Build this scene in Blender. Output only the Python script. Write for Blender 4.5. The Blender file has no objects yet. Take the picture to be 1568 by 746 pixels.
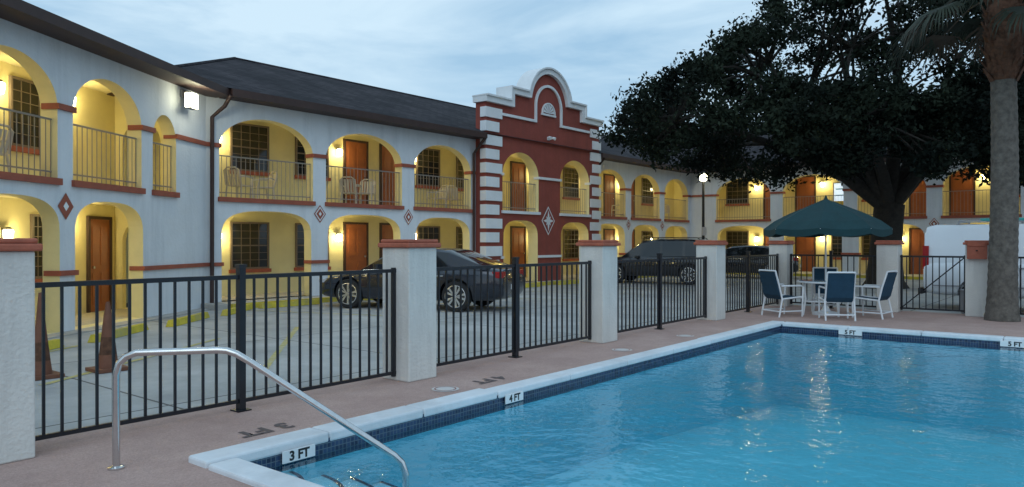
import bpy, bmesh, math, random
import numpy as np
from mathutils import Vector, Matrix
random.seed(7); rng=np.random.default_rng(7)
scene=bpy.context.scene
COL=scene.collection
CA,SA=0.780,0.6258      # viewing azimuth relative to the long wing
def W(d,s): return (CA*d+SA*s, SA*d-CA*s)

# ------------------------------------------------------------------ materials
def nodes(name):
    m=bpy.data.materials.new(name); m.use_nodes=True
    nt=m.node_tree; b=nt.nodes['Principled BSDF']
    return m,nt,b
def mat(name,c,rough=.6,metal=0,var=0.0,vs=3.0,bump=0,bs=40,emit=None,es=0,coat=0,stain=None,streak=False):
    m,nt,b=nodes(name)
    b.inputs['Base Color'].default_value=(*c,1); b.inputs['Roughness'].default_value=rough
    b.inputs['Metallic'].default_value=metal
    if coat: b.inputs['Coat Weight'].default_value=coat
    tc=nt.nodes.new('ShaderNodeTexCoord')
    if var>0:
        n=nt.nodes.new('ShaderNodeTexNoise'); n.inputs['Scale'].default_value=vs; n.inputs['Detail'].default_value=6
        n.inputs['Roughness'].default_value=.65
        nt.links.new(tc.outputs['Object'],n.inputs['Vector'])
        r=nt.nodes.new('ShaderNodeValToRGB')
        r.color_ramp.elements[0].position=.3; r.color_ramp.elements[1].position=.7
        r.color_ramp.elements[0].color=(*[max(0,x*(1-var)) for x in c],1)
        r.color_ramp.elements[1].color=(*[min(1,x*(1+var)) for x in c],1)
        nt.links.new(n.outputs['Fac'],r.inputs['Fac'])
        out=r.outputs['Color']
        if stain:
            n2=nt.nodes.new('ShaderNodeTexNoise'); n2.inputs['Scale'].default_value=vs*.22; n2.inputs['Detail'].default_value=8
            n2.inputs['Roughness'].default_value=.7
            if streak:
                mp=nt.nodes.new('ShaderNodeMapping'); mp.inputs['Scale'].default_value=(8,8,.8)
                nt.links.new(tc.outputs['Object'],mp.inputs['Vector']); nt.links.new(mp.outputs['Vector'],n2.inputs['Vector'])
            else: nt.links.new(tc.outputs['Object'],n2.inputs['Vector'])
            r2=nt.nodes.new('ShaderNodeValToRGB'); r2.color_ramp.elements[0].position=.48; r2.color_ramp.elements[1].position=.72
            nt.links.new(n2.outputs['Fac'],r2.inputs['Fac'])
            mx=nt.nodes.new('ShaderNodeMixRGB'); mx.inputs['Color2'].default_value=(*stain,1)
            nt.links.new(r2.outputs['Color'],mx.inputs['Fac']); nt.links.new(out,mx.inputs['Color1'])
            out=mx.outputs['Color']
        nt.links.new(out,b.inputs['Base Color'])
    if bump>0:
        n=nt.nodes.new('ShaderNodeTexNoise'); n.inputs['Scale'].default_value=bs; n.inputs['Detail'].default_value=4
        nt.links.new(tc.outputs['Object'],n.inputs['Vector'])
        bp=nt.nodes.new('ShaderNodeBump'); bp.inputs['Strength'].default_value=bump; bp.inputs['Distance'].default_value=.01
        nt.links.new(n.outputs['Fac'],bp.inputs['Height']); nt.links.new(bp.outputs['Normal'],b.inputs['Normal'])
    if emit:
        b.inputs['Emission Color'].default_value=(*emit,1); b.inputs['Emission Strength'].default_value=es
    return m
M={}
M['stucco']=mat('stucco_white',(.70,.73,.76),.85,var=.05,vs=1.5,bump=.8,bs=14,stain=(.58,.61,.64),streak=True)
M['cream']=mat('cream_yellow_paint',(.76,.67,.36),.8,var=.06,vs=2,bump=.3,bs=20)
M['cream2']=mat('walkway_wall_paint',(.73,.66,.37),.8,var=.07,vs=1.5,bump=.3,bs=20)
M['ceil']=mat('walkway_ceiling_paint',(.72,.66,.44),.8,var=.06,vs=2)
M['rust']=mat('rust_red_trim',(.32,.085,.05),.75,var=.15,vs=4,bump=.3,bs=20)
M['tower']=mat('tower_red_stucco',(.27,.060,.042),.85,var=.16,vs=1.6,bump=.8,bs=18,stain=(.22,.055,.042),streak=True)
M['trimw']=mat('white_trim',(.74,.76,.77),.8,var=.06,vs=3,bump=.3,bs=25)
M['fascia']=mat('dark_brown_fascia',(.045,.022,.018),.6,var=.2,vs=4)
M['door']=mat('brown_door',(.28,.085,.03),.5,var=.12,vs=3)
M['winglass']=mat('window_glass',(.02,.022,.025),.08)
M['muntin']=mat('window_muntin',(.14,.11,.09),.5)
M['rail']=mat('balcony_rail_tan',(.24,.22,.20),.5)
M['black']=mat('fence_black_metal',(.008,.009,.014),.35,var=.3,vs=12)
M['steel']=mat('stainless_steel',(.62,.62,.62),.2,metal=1,var=.08,vs=20)
M['rubber']=mat('tire_rubber',(.015,.015,.016),.8)
M['pillar']=mat('pillar_stucco',(.66,.64,.60),.9,var=.06,vs=2.5,bump=.9,bs=30,stain=(.54,.52,.49),streak=True)
M['capr']=mat('terracotta_cap',(.38,.11,.065),.8,var=.2,vs=7,bump=.4,bs=30)
M['ypaint']=mat('yellow_curb_paint',(.55,.44,.04),.8,var=.25,vs=6,bump=.3,stain=(.35,.32,.18))
M['walk']=mat('walkway_concrete',(.42,.40,.37),.85,var=.12,vs=4)
M['ground']=mat('ground_asphalt',(.07,.075,.07),.9,var=.3,vs=.6,bump=.5,bs=30)
M['coping']=mat('white_coping',(.70,.73,.76),.6,var=.07,vs=5,bump=.3,bs=30,stain=(.54,.56,.58))
M['poolpaint']=mat('pool_plaster_blue',(.20,.66,.78),.7,var=.04,vs=.5)
M['poolstep']=mat('pool_step_plaster',(.38,.74,.84),.7,var=.06,vs=2)
M['navy']=mat('navy_tile_edge',(.012,.02,.06),.3)
M['deckpaint']=mat('deck_marking_dark',(.12,.09,.085),.85)
M['deckwhite']=mat('deck_marking_white',(.62,.58,.56),.8)
M['green']=mat('umbrella_green_canvas',(.004,.038,.045),.85,var=.15,vs=4,bump=.3,bs=60)
M['sling']=mat('blue_sling_fabric',(.012,.05,.09),.9,var=.12,vs=8,bump=.3,bs=120)
M['wplastic']=mat('white_resin',(.74,.76,.78),.4)
M['tabletop']=mat('table_glass_blue',(.12,.22,.32),.15)
M['bark']=mat('oak_bark',(.026,.022,.018),.95,var=.4,vs=8,bump=1,bs=14)
M['palmbark']=mat('palm_trunk_bark',(.12,.105,.09),.95,var=.45,vs=9,bump=1,bs=25)
M['boots']=mat('palm_boots_brown',(.11,.05,.028),.95,var=.45,vs=12,bump=1,bs=25)
M['frond']=mat('palm_frond_green',(.018,.027,.014),.7,var=.35,vs=3)
M['deadfrond']=mat('palm_frond_dead',(.05,.034,.02),.8,var=.35,vs=3)
M['cone']=mat('faded_orange_cone',(.17,.065,.035),.7,var=.2,vs=8)
M['grey']=mat('grey_plastic',(.28,.28,.29),.6,var=.1)
M['chrome']=mat('alloy_wheel',(.65,.66,.68),.25,metal=.9)
M['darktrim']=mat('dark_trim',(.012,.012,.013),.5)
M['redlens']=mat('tail_light_red',(.35,.01,.01),.2)
M['clens']=mat('headlight_lens',(.5,.5,.52),.15)
M['carglass']=mat('car_glass',(.012,.015,.018),.04,coat=.5)
M['carblue']=mat('car_paint_dark_blue',(.012,.016,.028),.25,metal=.35,coat=1,var=.05)
M['carblack']=mat('car_paint_black',(.006,.006,.008),.25,coat=1)
M['white_car']=mat('car_paint_white',(.76,.80,.84),.3,coat=.6,var=.03,vs=2)
M['teal']=mat('teal_plastic',(.05,.35,.32),.5)
M['bulb']=mat('lamp_glass_warm',(.9,.8,.5),.4,emit=(1,.86,.45),es=26)
M['flood']=mat('flood_lamp_glass',(.9,.9,.8),.4,emit=(1,.97,.62),es=14)
M['litwin']=mat('lit_sign_panel',(.6,.7,.8),.4,emit=(.62,.80,1),es=.9,var=.1)
M['plw']=mat('patio_chair_resin',(.5,.46,.40),.5)

def concrete(name,c,brickw,brickh,rot=0,joint=(.12,.115,.11)):
    m,nt,b=nodes(name); b.inputs['Roughness'].default_value=.85
    tc=nt.nodes.new('ShaderNodeTexCoord'); mp=nt.nodes.new('ShaderNodeMapping'); mp.inputs['Rotation'].default_value=(0,0,rot)
    nt.links.new(tc.outputs['Object'],mp.inputs['Vector'])
    br=nt.nodes.new('ShaderNodeTexBrick'); br.offset=0; br.inputs['Scale'].default_value=1
    br.inputs['Brick Width'].default_value=brickw; br.inputs['Row Height'].default_value=brickh
    br.inputs['Mortar Size'].default_value=.018; br.inputs['Mortar Smooth'].default_value=.3
    br.inputs['Color1'].default_value=(*c,1); br.inputs['Color2'].default_value=(*[x*.9 for x in c],1)
    br.inputs['Mortar'].default_value=(*joint,1)
    nt.links.new(mp.outputs['Vector'],br.inputs['Vector'])
    n=nt.nodes.new('ShaderNodeTexNoise'); n.inputs['Scale'].default_value=.55; n.inputs['Detail'].default_value=9; n.inputs['Roughness'].default_value=.7
    nt.links.new(tc.outputs['Object'],n.inputs['Vector'])
    r=nt.nodes.new('ShaderNodeValToRGB'); r.color_ramp.elements[0].position=.35; r.color_ramp.elements[0].color=(.66,.66,.66,1)
    r.color_ramp.elements[1].position=.65; r.color_ramp.elements[1].color=(1.1,1.1,1.1,1)
    nt.links.new(n.outputs['Fac'],r.inputs['Fac'])
    mx=nt.nodes.new('ShaderNodeMixRGB'); mx.blend_type='MULTIPLY'; mx.inputs['Fac'].default_value=1
    nt.links.new(br.outputs['Color'],mx.inputs['Color1']); nt.links.new(r.outputs['Color'],mx.inputs['Color2'])
    nt.links.new(mx.outputs['Color'],b.inputs['Base Color'])
    n2=nt.nodes.new('ShaderNodeTexNoise'); n2.inputs['Scale'].default_value=60; n2.inputs['Detail'].default_value=3
    nt.links.new(tc.outputs['Object'],n2.inputs['Vector'])
    bp=nt.nodes.new('ShaderNodeBump'); bp.inputs['Strength'].default_value=.35; bp.inputs['Distance'].default_value=.01
    nt.links.new(n2.outputs['Fac'],bp.inputs['Height']); nt.links.new(bp.outputs['Normal'],b.inputs['Normal'])
    return m
M['parking']=concrete('parking_concrete',(.45,.45,.44),3.6,3.6)
def deckmat():
    m,nt,b=nodes('pool_deck_pink_aggregate'); b.inputs['Roughness'].default_value=.8
    tc=nt.nodes.new('ShaderNodeTexCoord')
    n=nt.nodes.new('ShaderNodeTexNoise'); n.inputs['Scale'].default_value=.9; n.inputs['Detail'].default_value=10; n.inputs['Roughness'].default_value=.75
    nt.links.new(tc.outputs['Object'],n.inputs['Vector'])
    r=nt.nodes.new('ShaderNodeValToRGB'); r.color_ramp.elements[0].position=.3; r.color_ramp.elements[0].color=(.38,.24,.205,1)
    r.color_ramp.elements[1].position=.7; r.color_ramp.elements[1].color=(.55,.38,.33,1)
    nt.links.new(n.outputs['Fac'],r.inputs['Fac'])
    v=nt.nodes.new('ShaderNodeTexVoronoi'); v.inputs['Scale'].default_value=90
    nt.links.new(tc.outputs['Object'],v.inputs['Vector'])
    hs=nt.nodes.new('ShaderNodeMixRGB'); hs.blend_type='MULTIPLY'; hs.inputs['Fac'].default_value=.4
    bw=nt.nodes.new('ShaderNodeRGBToBW'); nt.links.new(v.outputs['Color'],bw.inputs[0])
    r3=nt.nodes.new('ShaderNodeValToRGB'); r3.color_ramp.elements[0].color=(.5,.5,.5,1); r3.color_ramp.elements[1].color=(1.2,1.2,1.2,1)
    nt.links.new(bw.outputs[0],r3.inputs['Fac'])
    nt.links.new(r.outputs['Color'],hs.inputs['Color1']); nt.links.new(r3.outputs['Color'],hs.inputs['Color2'])
    nt.links.new(hs.outputs['Color'],b.inputs['Base Color'])
    bp=nt.nodes.new('ShaderNodeBump'); bp.inputs['Strength'].default_value=.5; bp.inputs['Distance'].default_value=.006
    nt.links.new(v.outputs['Distance'],bp.inputs['Height']); nt.links.new(bp.outputs['Normal'],b.inputs['Normal'])
    return m
M['deck']=deckmat()
def tilemat():
    m,nt,b=nodes('navy_mosaic_tile'); b.inputs['Roughness'].default_value=.2
    tc=nt.nodes.new('ShaderNodeTexCoord')
    sx=nt.nodes.new('ShaderNodeSeparateXYZ'); nt.links.new(tc.outputs['Object'],sx.inputs[0])
    ad=nt.nodes.new('ShaderNodeMath'); ad.operation='ADD'; nt.links.new(sx.outputs[0],ad.inputs[0]); nt.links.new(sx.outputs[1],ad.inputs[1])
    cb=nt.nodes.new('ShaderNodeCombineXYZ'); nt.links.new(ad.outputs[0],cb.inputs[0]); nt.links.new(sx.outputs[2],cb.inputs[1])
    br=nt.nodes.new('ShaderNodeTexBrick'); br.offset=0; br.inputs['Scale'].default_value=1
    br.inputs['Brick Width'].default_value=.04; br.inputs['Row Height'].default_value=.04; br.inputs['Mortar Size'].default_value=.003
    br.inputs['Color1'].default_value=(.008,.016,.05,1); br.inputs['Color2'].default_value=(.025,.05,.12,1); br.inputs['Mortar'].default_value=(.11,.14,.17,1)
    nt.links.new(cb.outputs[0],br.inputs['Vector']); nt.links.new(br.outputs['Color'],b.inputs['Base Color'])
    return m
M['tile']=tilemat()
def roofmat():
    m,nt,b=nodes('asphalt_shingles'); b.inputs['Roughness'].default_value=.95; b.inputs['Specular IOR Level'].default_value=.2
    tc=nt.nodes.new('ShaderNodeTexCoord')
    br=nt.nodes.new('ShaderNodeTexBrick'); br.inputs['Scale'].default_value=1
    br.inputs['Brick Width'].default_value=.33; br.inputs['Row Height'].default_value=.16; br.inputs['Mortar Size'].default_value=.012
    br.inputs['Color1'].default_value=(.026,.024,.030,1); br.inputs['Color2'].default_value=(.052,.047,.055,1); br.inputs['Mortar'].default_value=(.014,.013,.016,1)
    nt.links.new(tc.outputs['Object'],br.inputs['Vector'])
    n=nt.nodes.new('ShaderNodeTexNoise'); n.inputs['Scale'].default_value=.7; n.inputs['Detail'].default_value=8
    nt.links.new(tc.outputs['Object'],n.inputs['Vector'])
    r=nt.nodes.new('ShaderNodeValToRGB'); r.color_ramp.elements[0].position=.35; r.color_ramp.elements[0].color=(.6,.6,.6,1); r.color_ramp.elements[1].position=.65; r.color_ramp.elements[1].color=(1.2,1.15,1.1,1)
    nt.links.new(n.outputs['Fac'],r.inputs['Fac'])
    mx=nt.nodes.new('ShaderNodeMixRGB'); mx.blend_type='MULTIPLY'; mx.inputs['Fac'].default_value=1
    nt.links.new(br.outputs['Color'],mx.inputs['Color1']); nt.links.new(r.outputs['Color'],mx.inputs['Color2'])
    nt.links.new(mx.outputs['Color'],b.inputs['Base Color'])
    return m
M['roof']=roofmat()
def watermat():
    m=bpy.data.materials.new('pool_water'); m.use_nodes=True; nt=m.node_tree; nt.nodes.clear()
    out=nt.nodes.new('ShaderNodeOutputMaterial')
    tr=nt.nodes.new('ShaderNodeBsdfTransparent'); tr.inputs['Color'].default_value=(.84,.97,.99,1)
    gl=nt.nodes.new('ShaderNodeBsdfGlossy'); gl.inputs['Roughness'].default_value=.05; gl.inputs['Color'].default_value=(1,1,1,1)
    fr=nt.nodes.new('ShaderNodeFresnel'); fr.inputs['IOR'].default_value=1.30
    mx=nt.nodes.new('ShaderNodeMixShader')
    tc=nt.nodes.new('ShaderNodeTexCoord')
    n=nt.nodes.new('ShaderNodeTexNoise'); n.inputs['Scale'].default_value=1.4; n.inputs['Detail'].default_value=2
    n2=nt.nodes.new('ShaderNodeTexNoise'); n2.inputs['Scale'].default_value=8; n2.inputs['Detail'].default_value=3
    for q in (n,n2): nt.links.new(tc.outputs['Object'],q.inputs['Vector'])
    b1=nt.nodes.new('ShaderNodeBump'); b1.inputs['Strength'].default_value=.7; b1.inputs['Distance'].default_value=.05
    b2=nt.nodes.new('ShaderNodeBump'); b2.inputs['Strength'].default_value=.7; b2.inputs['Distance'].default_value=.018
    nt.links.new(n.outputs['Fac'],b1.inputs['Height']); nt.links.new(n2.outputs['Fac'],b2.inputs['Height'])
    nt.links.new(b1.outputs['Normal'],b2.inputs['Normal'])
    nt.links.new(b2.outputs['Normal'],gl.inputs['Normal']); nt.links.new(b2.outputs['Normal'],fr.inputs['Normal'])
    nt.links.new(fr.outputs[0],mx.inputs[0]); nt.links.new(tr.outputs[0],mx.inputs[1]); nt.links.new(gl.outputs[0],mx.inputs[2])
    nt.links.new(mx.outputs[0],out.inputs['Surface'])
    return m
M['water']=watermat()
def leafmat(name,c1,c2,vs):
    m,nt,b=nodes(name); b.inputs['Roughness'].default_value=.85; b.inputs['Specular IOR Level'].default_value=.1
    tc=nt.nodes.new('ShaderNodeTexCoord'); n=nt.nodes.new('ShaderNodeTexNoise'); n.inputs['Scale'].default_value=vs; n.inputs['Detail'].default_value=5
    nt.links.new(tc.outputs['Object'],n.inputs['Vector'])
    r=nt.nodes.new('ShaderNodeValToRGB'); r.color_ramp.elements[0].position=.38; r.color_ramp.elements[0].color=(*c1,1); r.color_ramp.elements[1].position=.62; r.color_ramp.elements[1].color=(*c2,1)
    nt.links.new(n.outputs['Fac'],r.inputs['Fac']); nt.links.new(r.outputs['Color'],b.inputs['Base Color'])
    return m
M['leaf']=leafmat('oak_leaves',(.007,.011,.009),(.024,.034,.022),.6)

# ------------------------------------------------------------------ mesh builder
def ident(x,y,z): return (x,y,z)
def frame(ox,oy,ex,ey,nx,ny,oz=0):
    return lambda x,y,z:(ox+ex*x+nx*y, oy+ey*x+ny*y, oz+z)
class MB:
    def __init__(s): s.v=[];s.f=[];s.m=[];s.mats=[]
    def mi(s,m):
        m=M[m] if isinstance(m,str) else m
        if m not in s.mats: s.mats.append(m)
        return s.mats.index(m)
    def poly(s,pts,m):
        n=len(s.v); s.v+=[tuple(p) for p in pts]; s.f.append(tuple(range(n,n+len(pts)))); s.m.append(s.mi(m))
    def box(s,a,b,m,F=ident):
        (x0,y0,z0),(x1,y1,z1)=a,b; n=len(s.v)
        s.v+=[F(x,y,z) for z in (z0,z1) for (x,y) in ((x0,y0),(x1,y0),(x1,y1),(x0,y1))]
        k=s.mi(m)
        for q in ((3,2,1,0),(4,5,6,7),(0,1,5,4),(1,2,6,5),(2,3,7,6),(3,0,4,7)):
            s.f.append(tuple(n+i for i in q)); s.m.append(k)
    def tube(s,path,r,m,n=8,cap=True):
        path=[Vector(p) for p in path]; R=r if isinstance(r,(list,tuple)) else [r]*len(path)
        base=len(s.v); k=s.mi(m); prev=None
        for i,p in enumerate(path):
            t=(path[min(i+1,len(path)-1)]-path[max(i-1,0)]).normalized()
            if prev is None:
                a=Vector((0,0,1)) if abs(t.z)<.9 else Vector((1,0,0)); prev=t.cross(a).normalized()
            prev=(prev-t*prev.dot(t)).normalized(); q=t.cross(prev)
            for j in range(n):
                an=2*math.pi*j/n; s.v.append(tuple(p+(prev*math.cos(an)+q*math.sin(an))*R[i]))
        for i in range(len(path)-1):
            for j in range(n):
                a=base+i*n+j;b=base+i*n+(j+1)%n
                s.f.append((a,b,b+n,a+n)); s.m.append(k)
        if cap:
            s.f.append(tuple(base+j for j in range(n))[::-1]); s.m.append(k)
            e=base+(len(path)-1)*n; s.f.append(tuple(e+j for j in range(n))); s.m.append(k)
    def lathe(s,prof,c,m,n=24,axis='z',F=None):
        base=len(s.v);k=s.mi(m)
        for (r,h) in prof:
            for j in range(n):
                a=2*math.pi*j/n
                if axis=='z': p=(c[0]+r*math.cos(a),c[1]+r*math.sin(a),c[2]+h)
                else: p=(c[0]+r*math.cos(a),c[1]+h,c[2]+r*math.sin(a))
                s.v.append(F(*p) if F else p)
        for i in range(len(prof)-1):
            for j in range(n):
                a=base+i*n+j;b=base+i*n+(j+1)%n
                s.f.append((a,b,b+n,a+n)); s.m.append(k)
        s.f.append(tuple(base+j for j in range(n))); s.m.append(k)
        e=base+(len(prof)-1)*n; s.f.append(tuple(e+j for j in range(n))); s.m.append(k)
    def obj(s,name,parent=None,smooth=None,bevel=0,recalc=True):
        me=bpy.data.meshes.new(name); me.from_pydata(s.v,[],s.f)
        for m in s.mats: me.materials.append(m)
        me.polygons.foreach_set('material_index',s.m)
        if recalc:
            bm=bmesh.new(); bm.from_mesh(me); bmesh.ops.recalc_face_normals(bm,faces=bm.faces); bm.to_mesh(me); bm.free()
        if smooth is not None:
            me.polygons.foreach_set('use_smooth',[True]*len(me.polygons)); me.set_sharp_from_angle(angle=math.radians(smooth))
        me.update()
        o=bpy.data.objects.new(name,me); COL.objects.link(o)
        if bevel:
            b=o.modifiers.new('bevel','BEVEL'); b.width=bevel; b.segments=2; b.limit_method='ANGLE'
        if parent: o.parent=parent
        return o
def empty(name):
    o=bpy.data.objects.new(name,None); COL.objects.link(o); return o
def plight(name,loc,power,color,parent=None,r=.06):
    l=bpy.data.lights.new(name,'POINT'); l.energy=power; l.color=color; l.shadow_soft_size=r
    o=bpy.data.objects.new(name,l); o.location=loc; COL.objects.link(o)
    if parent: o.parent=parent
    return o

# ------------------------------------------------------------------ ground
PU0,PU1,PV0,PV1=2.95,14.5,-7.0,4.97
WZ=-.115
def holed(mb,x0,x1,y0,y1,z,m):
    for a in ((x0,x1,PV1+.1,y1),(x0,x1,y0,PV0-.1),(x0,PU0-.1,PV0-.1,PV1+.1),(PU1+.1,x1,PV0-.1,PV1+.1)):
        mb.poly([(a[0],a[2],z),(a[1],a[2],z),(a[1],a[3],z),(a[0],a[3],z)],m)
mb=MB(); holed(mb,-400,600,-400,600,-.012,'ground'); mb.obj('ground',recalc=False)
mb=MB(); holed(mb,-12,19.1,-14,6.75,0,'deck'); mb.obj('pool_deck',recalc=False)
mb=MB(); z=-.006
mb.poly([(-12,6.75,z),(40,6.75,z),(40,17,z),(-12,17,z)],'parking'); mb.poly([(19.1,-20,z),(40,-20,z),(40,6.75,z),(19.1,6.75,z)],'parking')
mb.obj('parking_lot_pavement',recalc=False)
mw=mat('worn_yellow_line',(.46,.40,.16),.85,var=.25,vs=9,stain=(.42,.41,.37)); M['worn']=mw
mb=MB(); h=Vector((-.3,.954,0)); sd=Vector((.954,.3,0))
for u in [10.0,13.0,16.0,19.0,22.0,25,28,31,34]:
    p=Vector((u+1.2,11.0,.0)); q=p+h*4.9
    mb.poly([p-sd*.05,p+sd*.05,q+sd*.05,q-sd*.05],'worn')
for (a,b) in (((3.2,9.3,0),(6.6,11.5,0)),((5.2,8.1,0),(8.4,11.9,0)),((2.0,10.6,0),(4.8,12.4,0))):
    a=Vector(a);b=Vector(b);t=(b-a).normalized();n=Vector((-t.y,t.x,0))*.045
    mb.poly([a-n,a+n,b+n,b-n],'worn')
mb.obj('parking_lines',recalc=False)

# ------------------------------------------------------------------ pool
pool=empty('swimming_pool')
mb=MB()
zf0,zf1=-.95,-1.55
def wallq(a,b,z0,z1,m): mb.poly([(a[0],a[1],z0),(b[0],b[1],z0),(b[0],b[1],z1),(a[0],a[1],z1)],m)
c=[(PU0,PV0),(PU1,PV0),(PU1,PV1),(PU0,PV1)]
for i in range(4):
    a,b=c[i],c[(i+1)%4]; wallq(a,b,-.17,.0,'tile'); wallq(a,b,-1.7,-.17,'poolpaint')
mb.poly([(PU0,PV0,zf0),(PU0,PV1,zf0),(9,PV1,-1.15),(9,PV0,-1.15)],'poolpaint')
mb.poly([(9,PV0,-1.15),(9,PV1,-1.15),(PU1,PV1,zf1),(PU1,PV0,zf1)],'poolpaint')
mb.obj('pool_shell',pool,recalc=False)
mb=MB()
for i,(r,z) in enumerate(((.50,-.19),(.80,-.29),(1.10,-.39),(1.42,-.50))):
    n=24; pts=[(PU0+.003+r*math.cos(a),PV1-.003-r*math.sin(a)) for a in [j*math.pi/2/n for j in range(n+1)]]
    mb.poly([(PU0+.003,PV1-.003,z)]+[(p[0],p[1],z) for p in pts],'poolstep')
    for j in range(n):
        p,q=pts[j],pts[j+1]
        mb.poly([(p[0],p[1],z-.4),(q[0],q[1],z-.4),(q[0],q[1],z),(p[0],p[1],z)],'poolstep')
        rr=(r-.035)/r
        def sc(p): return (PU0+.003+(p[0]-PU0)*rr,PV1-.003+(p[1]-PV1)*rr)
        p2,q2=sc(p),sc(q)
        mb.poly([(p[0],p[1],z+.004),(q[0],q[1],z+.004),(q2[0],q2[1],z+.004),(p2[0],p2[1],z+.004)],'navy')
        mb.poly([(p[0]+.002,p[1]-.002,z-.03),(q[0]+.002,q[1]-.002,z-.03),(q[0]+.002,q[1]-.002,z+.004),(p[0]+.002,p[1]-.002,z+.004)],'navy')
mb.obj('pool_steps',pool,recalc=False)
mb=MB(); cw=.21; zt=.04
for a,b,j in ((PU0-cw,5.95,.04),(5.96,11.25,0),(11.26,PU1+cw,.03)):
    n=max(1,round((b-a)/1.2)); L=(b-a)/n
    for i in range(n): mb.box((a+i*L+.004,PV1-.02+j*.3,-.035),(a+(i+1)*L-.004,PV1+cw+j,zt+(.010 if j==.04 else 0)),'coping')
for x0,x1 in ((PU0-cw,PU0+.02),(PU1-.02,PU1+cw)):
    n=10; L=(PV1-PV0-.03)/n
    for i in range(n): mb.box((x0,PV0+i*L+.003,-.035),(x1,PV0+(i+1)*L-.003,zt),'coping')
mb.obj('pool_coping',pool,bevel=.018)
def text(s,loc,rot,size,m,parent,name):
    cu=bpy.data.curves.new(name,'FONT'); cu.body=s; cu.size=size; cu.align_x='CENTER'; cu.align_y='CENTER'; cu.offset=.006*size/.15
    cu.materials.append(M[m]); o=bpy.data.objects.new(name,cu); o.location=loc; o.rotation_euler=rot; COL.objects.link(o); o.parent=parent
    return o
def plaque(uc,s):
    mb=MB(); mb.box((uc-.15,PV1-.034,-.106),(uc+.15,PV1-.022,-.012),'trimw'); mb.obj('depth_tile',pool,bevel=.003)
    text(s,(uc,PV1-.036,-.060),(math.pi/2,0,0),.10,'darktrim',pool,'depth_text')
plaque(3.5,'3 FT'); plaque(6.2,'4 FT')
for vc in (3.7,1.2):
    mb=MB(); mb.box((PU1-.034,vc-.2,-.106),(PU1-.022,vc+.2,-.012),'trimw'); mb.obj('depth_tile',pool)
    text('5 FT',(PU1-.036,vc,-.060),(math.pi/2,0,-math.pi/2),.10,'darktrim',pool,'depth_text')
text('3 FT',(3.62,5.60,.004),(0,0,math.pi),.27,'deckpaint',pool,'deck_depth_text')
text('4 FT',(6.55,5.60,.004),(0,0,math.pi),.27,'deckpaint',pool,'deck_depth_text')
def disc(u,v,r=.15):
    mb=MB(); n=28
    mb.poly([(u+r*math.cos(2*math.pi*i/n),v+r*math.sin(2*math.pi*i/n),.004) for i in range(n)],'deckwhite')
    mb.obj('no_diving_marker',pool,recalc=False)
    mb=MB(); 
    for i in range(n):
        a,b=2*math.pi*i/n,2*math.pi*(i+1)/n
        mb.poly([(u+q*math.cos(t),v+q*math.sin(t),.008) for q,t in ((r*.72,a),(r*.8,a),(r*.8,b),(r*.72,b))],'rust')
    mb.obj('no_diving_ring',pool,recalc=False)
for u in (5.85,9.6,11.7): disc(u,5.62)
mb=MB(); mb.poly([(PU0+.001,PV0+.001,WZ),(PU1-.001,PV0+.001,WZ),(PU1-.001,PV1-.001,WZ),(PU0+.001,PV1-.001,WZ)],'water'); mb.obj('pool_water',recalc=False)
def rl(L,z): return (2.35+.7*L,5.46-.7*L,z)
ctrl=[rl(0,0),rl(0,.66),rl(.02,.74),rl(.07,.79),rl(.14,.815),rl(.70,.825),rl(.76,.82),rl(.83,.795),rl(.92,.74),rl(1.96,.03),rl(2.01,-.02),rl(2.04,-.10),rl(2.045,-.60)]
mb=MB(); mb.tube(ctrl,.025,'steel',16)
mb.lathe([(.055,0),(.055,.012),(.03,.02)],(2.35,5.46,0.001),'steel',20)
mb.obj('pool_handrail',smooth=50)

# ------------------------------------------------------------------ fence and pillars
def pillar(u,v):
    mb=MB(); w=.225
    mb.box((u-w,v-w,0),(u+w,v+w,1.53),'pillar')
    mb.box((u-w-.04,v-w-.04,1.53),(u+w+.04,v+w+.04,1.585),'capr'); mb.box((u-w-.015,v-w-.015,1.585),(u+w+.015,v+w+.015,1.625),'capr')
    mb.obj('stucco_pillar',bevel=.014)
FV=6.42
PU=[1.87,6.08,10.22,14.55,18.75]
for u in PU: pillar(u,FV)
for v in (3.95,2.2): pillar(18.75,v)
pillar(18.75,-1.9)
def fence(ax,ay,bx,by,gate=False,post=True):
    L=math.hypot(bx-ax,by-ay); ex,ey=(bx-ax)/L,(by-ay)/L
    F=frame(ax,ay,ex,ey,-ey,ex); mb=MB()
    n=int(L/.128); st=L/n
    mb.box((0,-.018,1.245),(L,.018,1.285),'black',F)
    mb.box((0,-.016,.075),(L,.016,.11),'black',F)
    for i in range(1,n):
        mb.box((i*st-.010,-.010,.111),(i*st+.010,.010,1.244),'black',F)
    if post:
        x=L*.48; mb.box((x-.032,-.034,.0),(x+.032,.034,1.36),'black',F); mb.box((x-.04,-.042,1.361),(x+.04,.042,1.385),'black',F)
        mb.box((x-.07,-.07,.001),(x+.07,.07,.012),'black',F)
    for x in (.03,L-.03): mb.box((x-.02,-.02,.05),(x+.02,.02,1.3),'black',F)
    if gate:
        mb.tube([F(.05,-.03,.12),F(L-.05,-.03,1.24)],.014,'black',6)
    mb.obj('metal_gate' if gate else 'metal_fence')
for a,b in zip(PU[:-1],PU[1:]): fence(a+.225,FV,b-.225,FV)
fence(-2.5,FV,PU[0]-.225,FV)
fence(18.75,FV-.225,18.75,3.95+.225); fence(18.75,3.725,18.75,2.425,gate=True,post=False); fence(18.75,1.975,18.75,-1.67)

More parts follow.
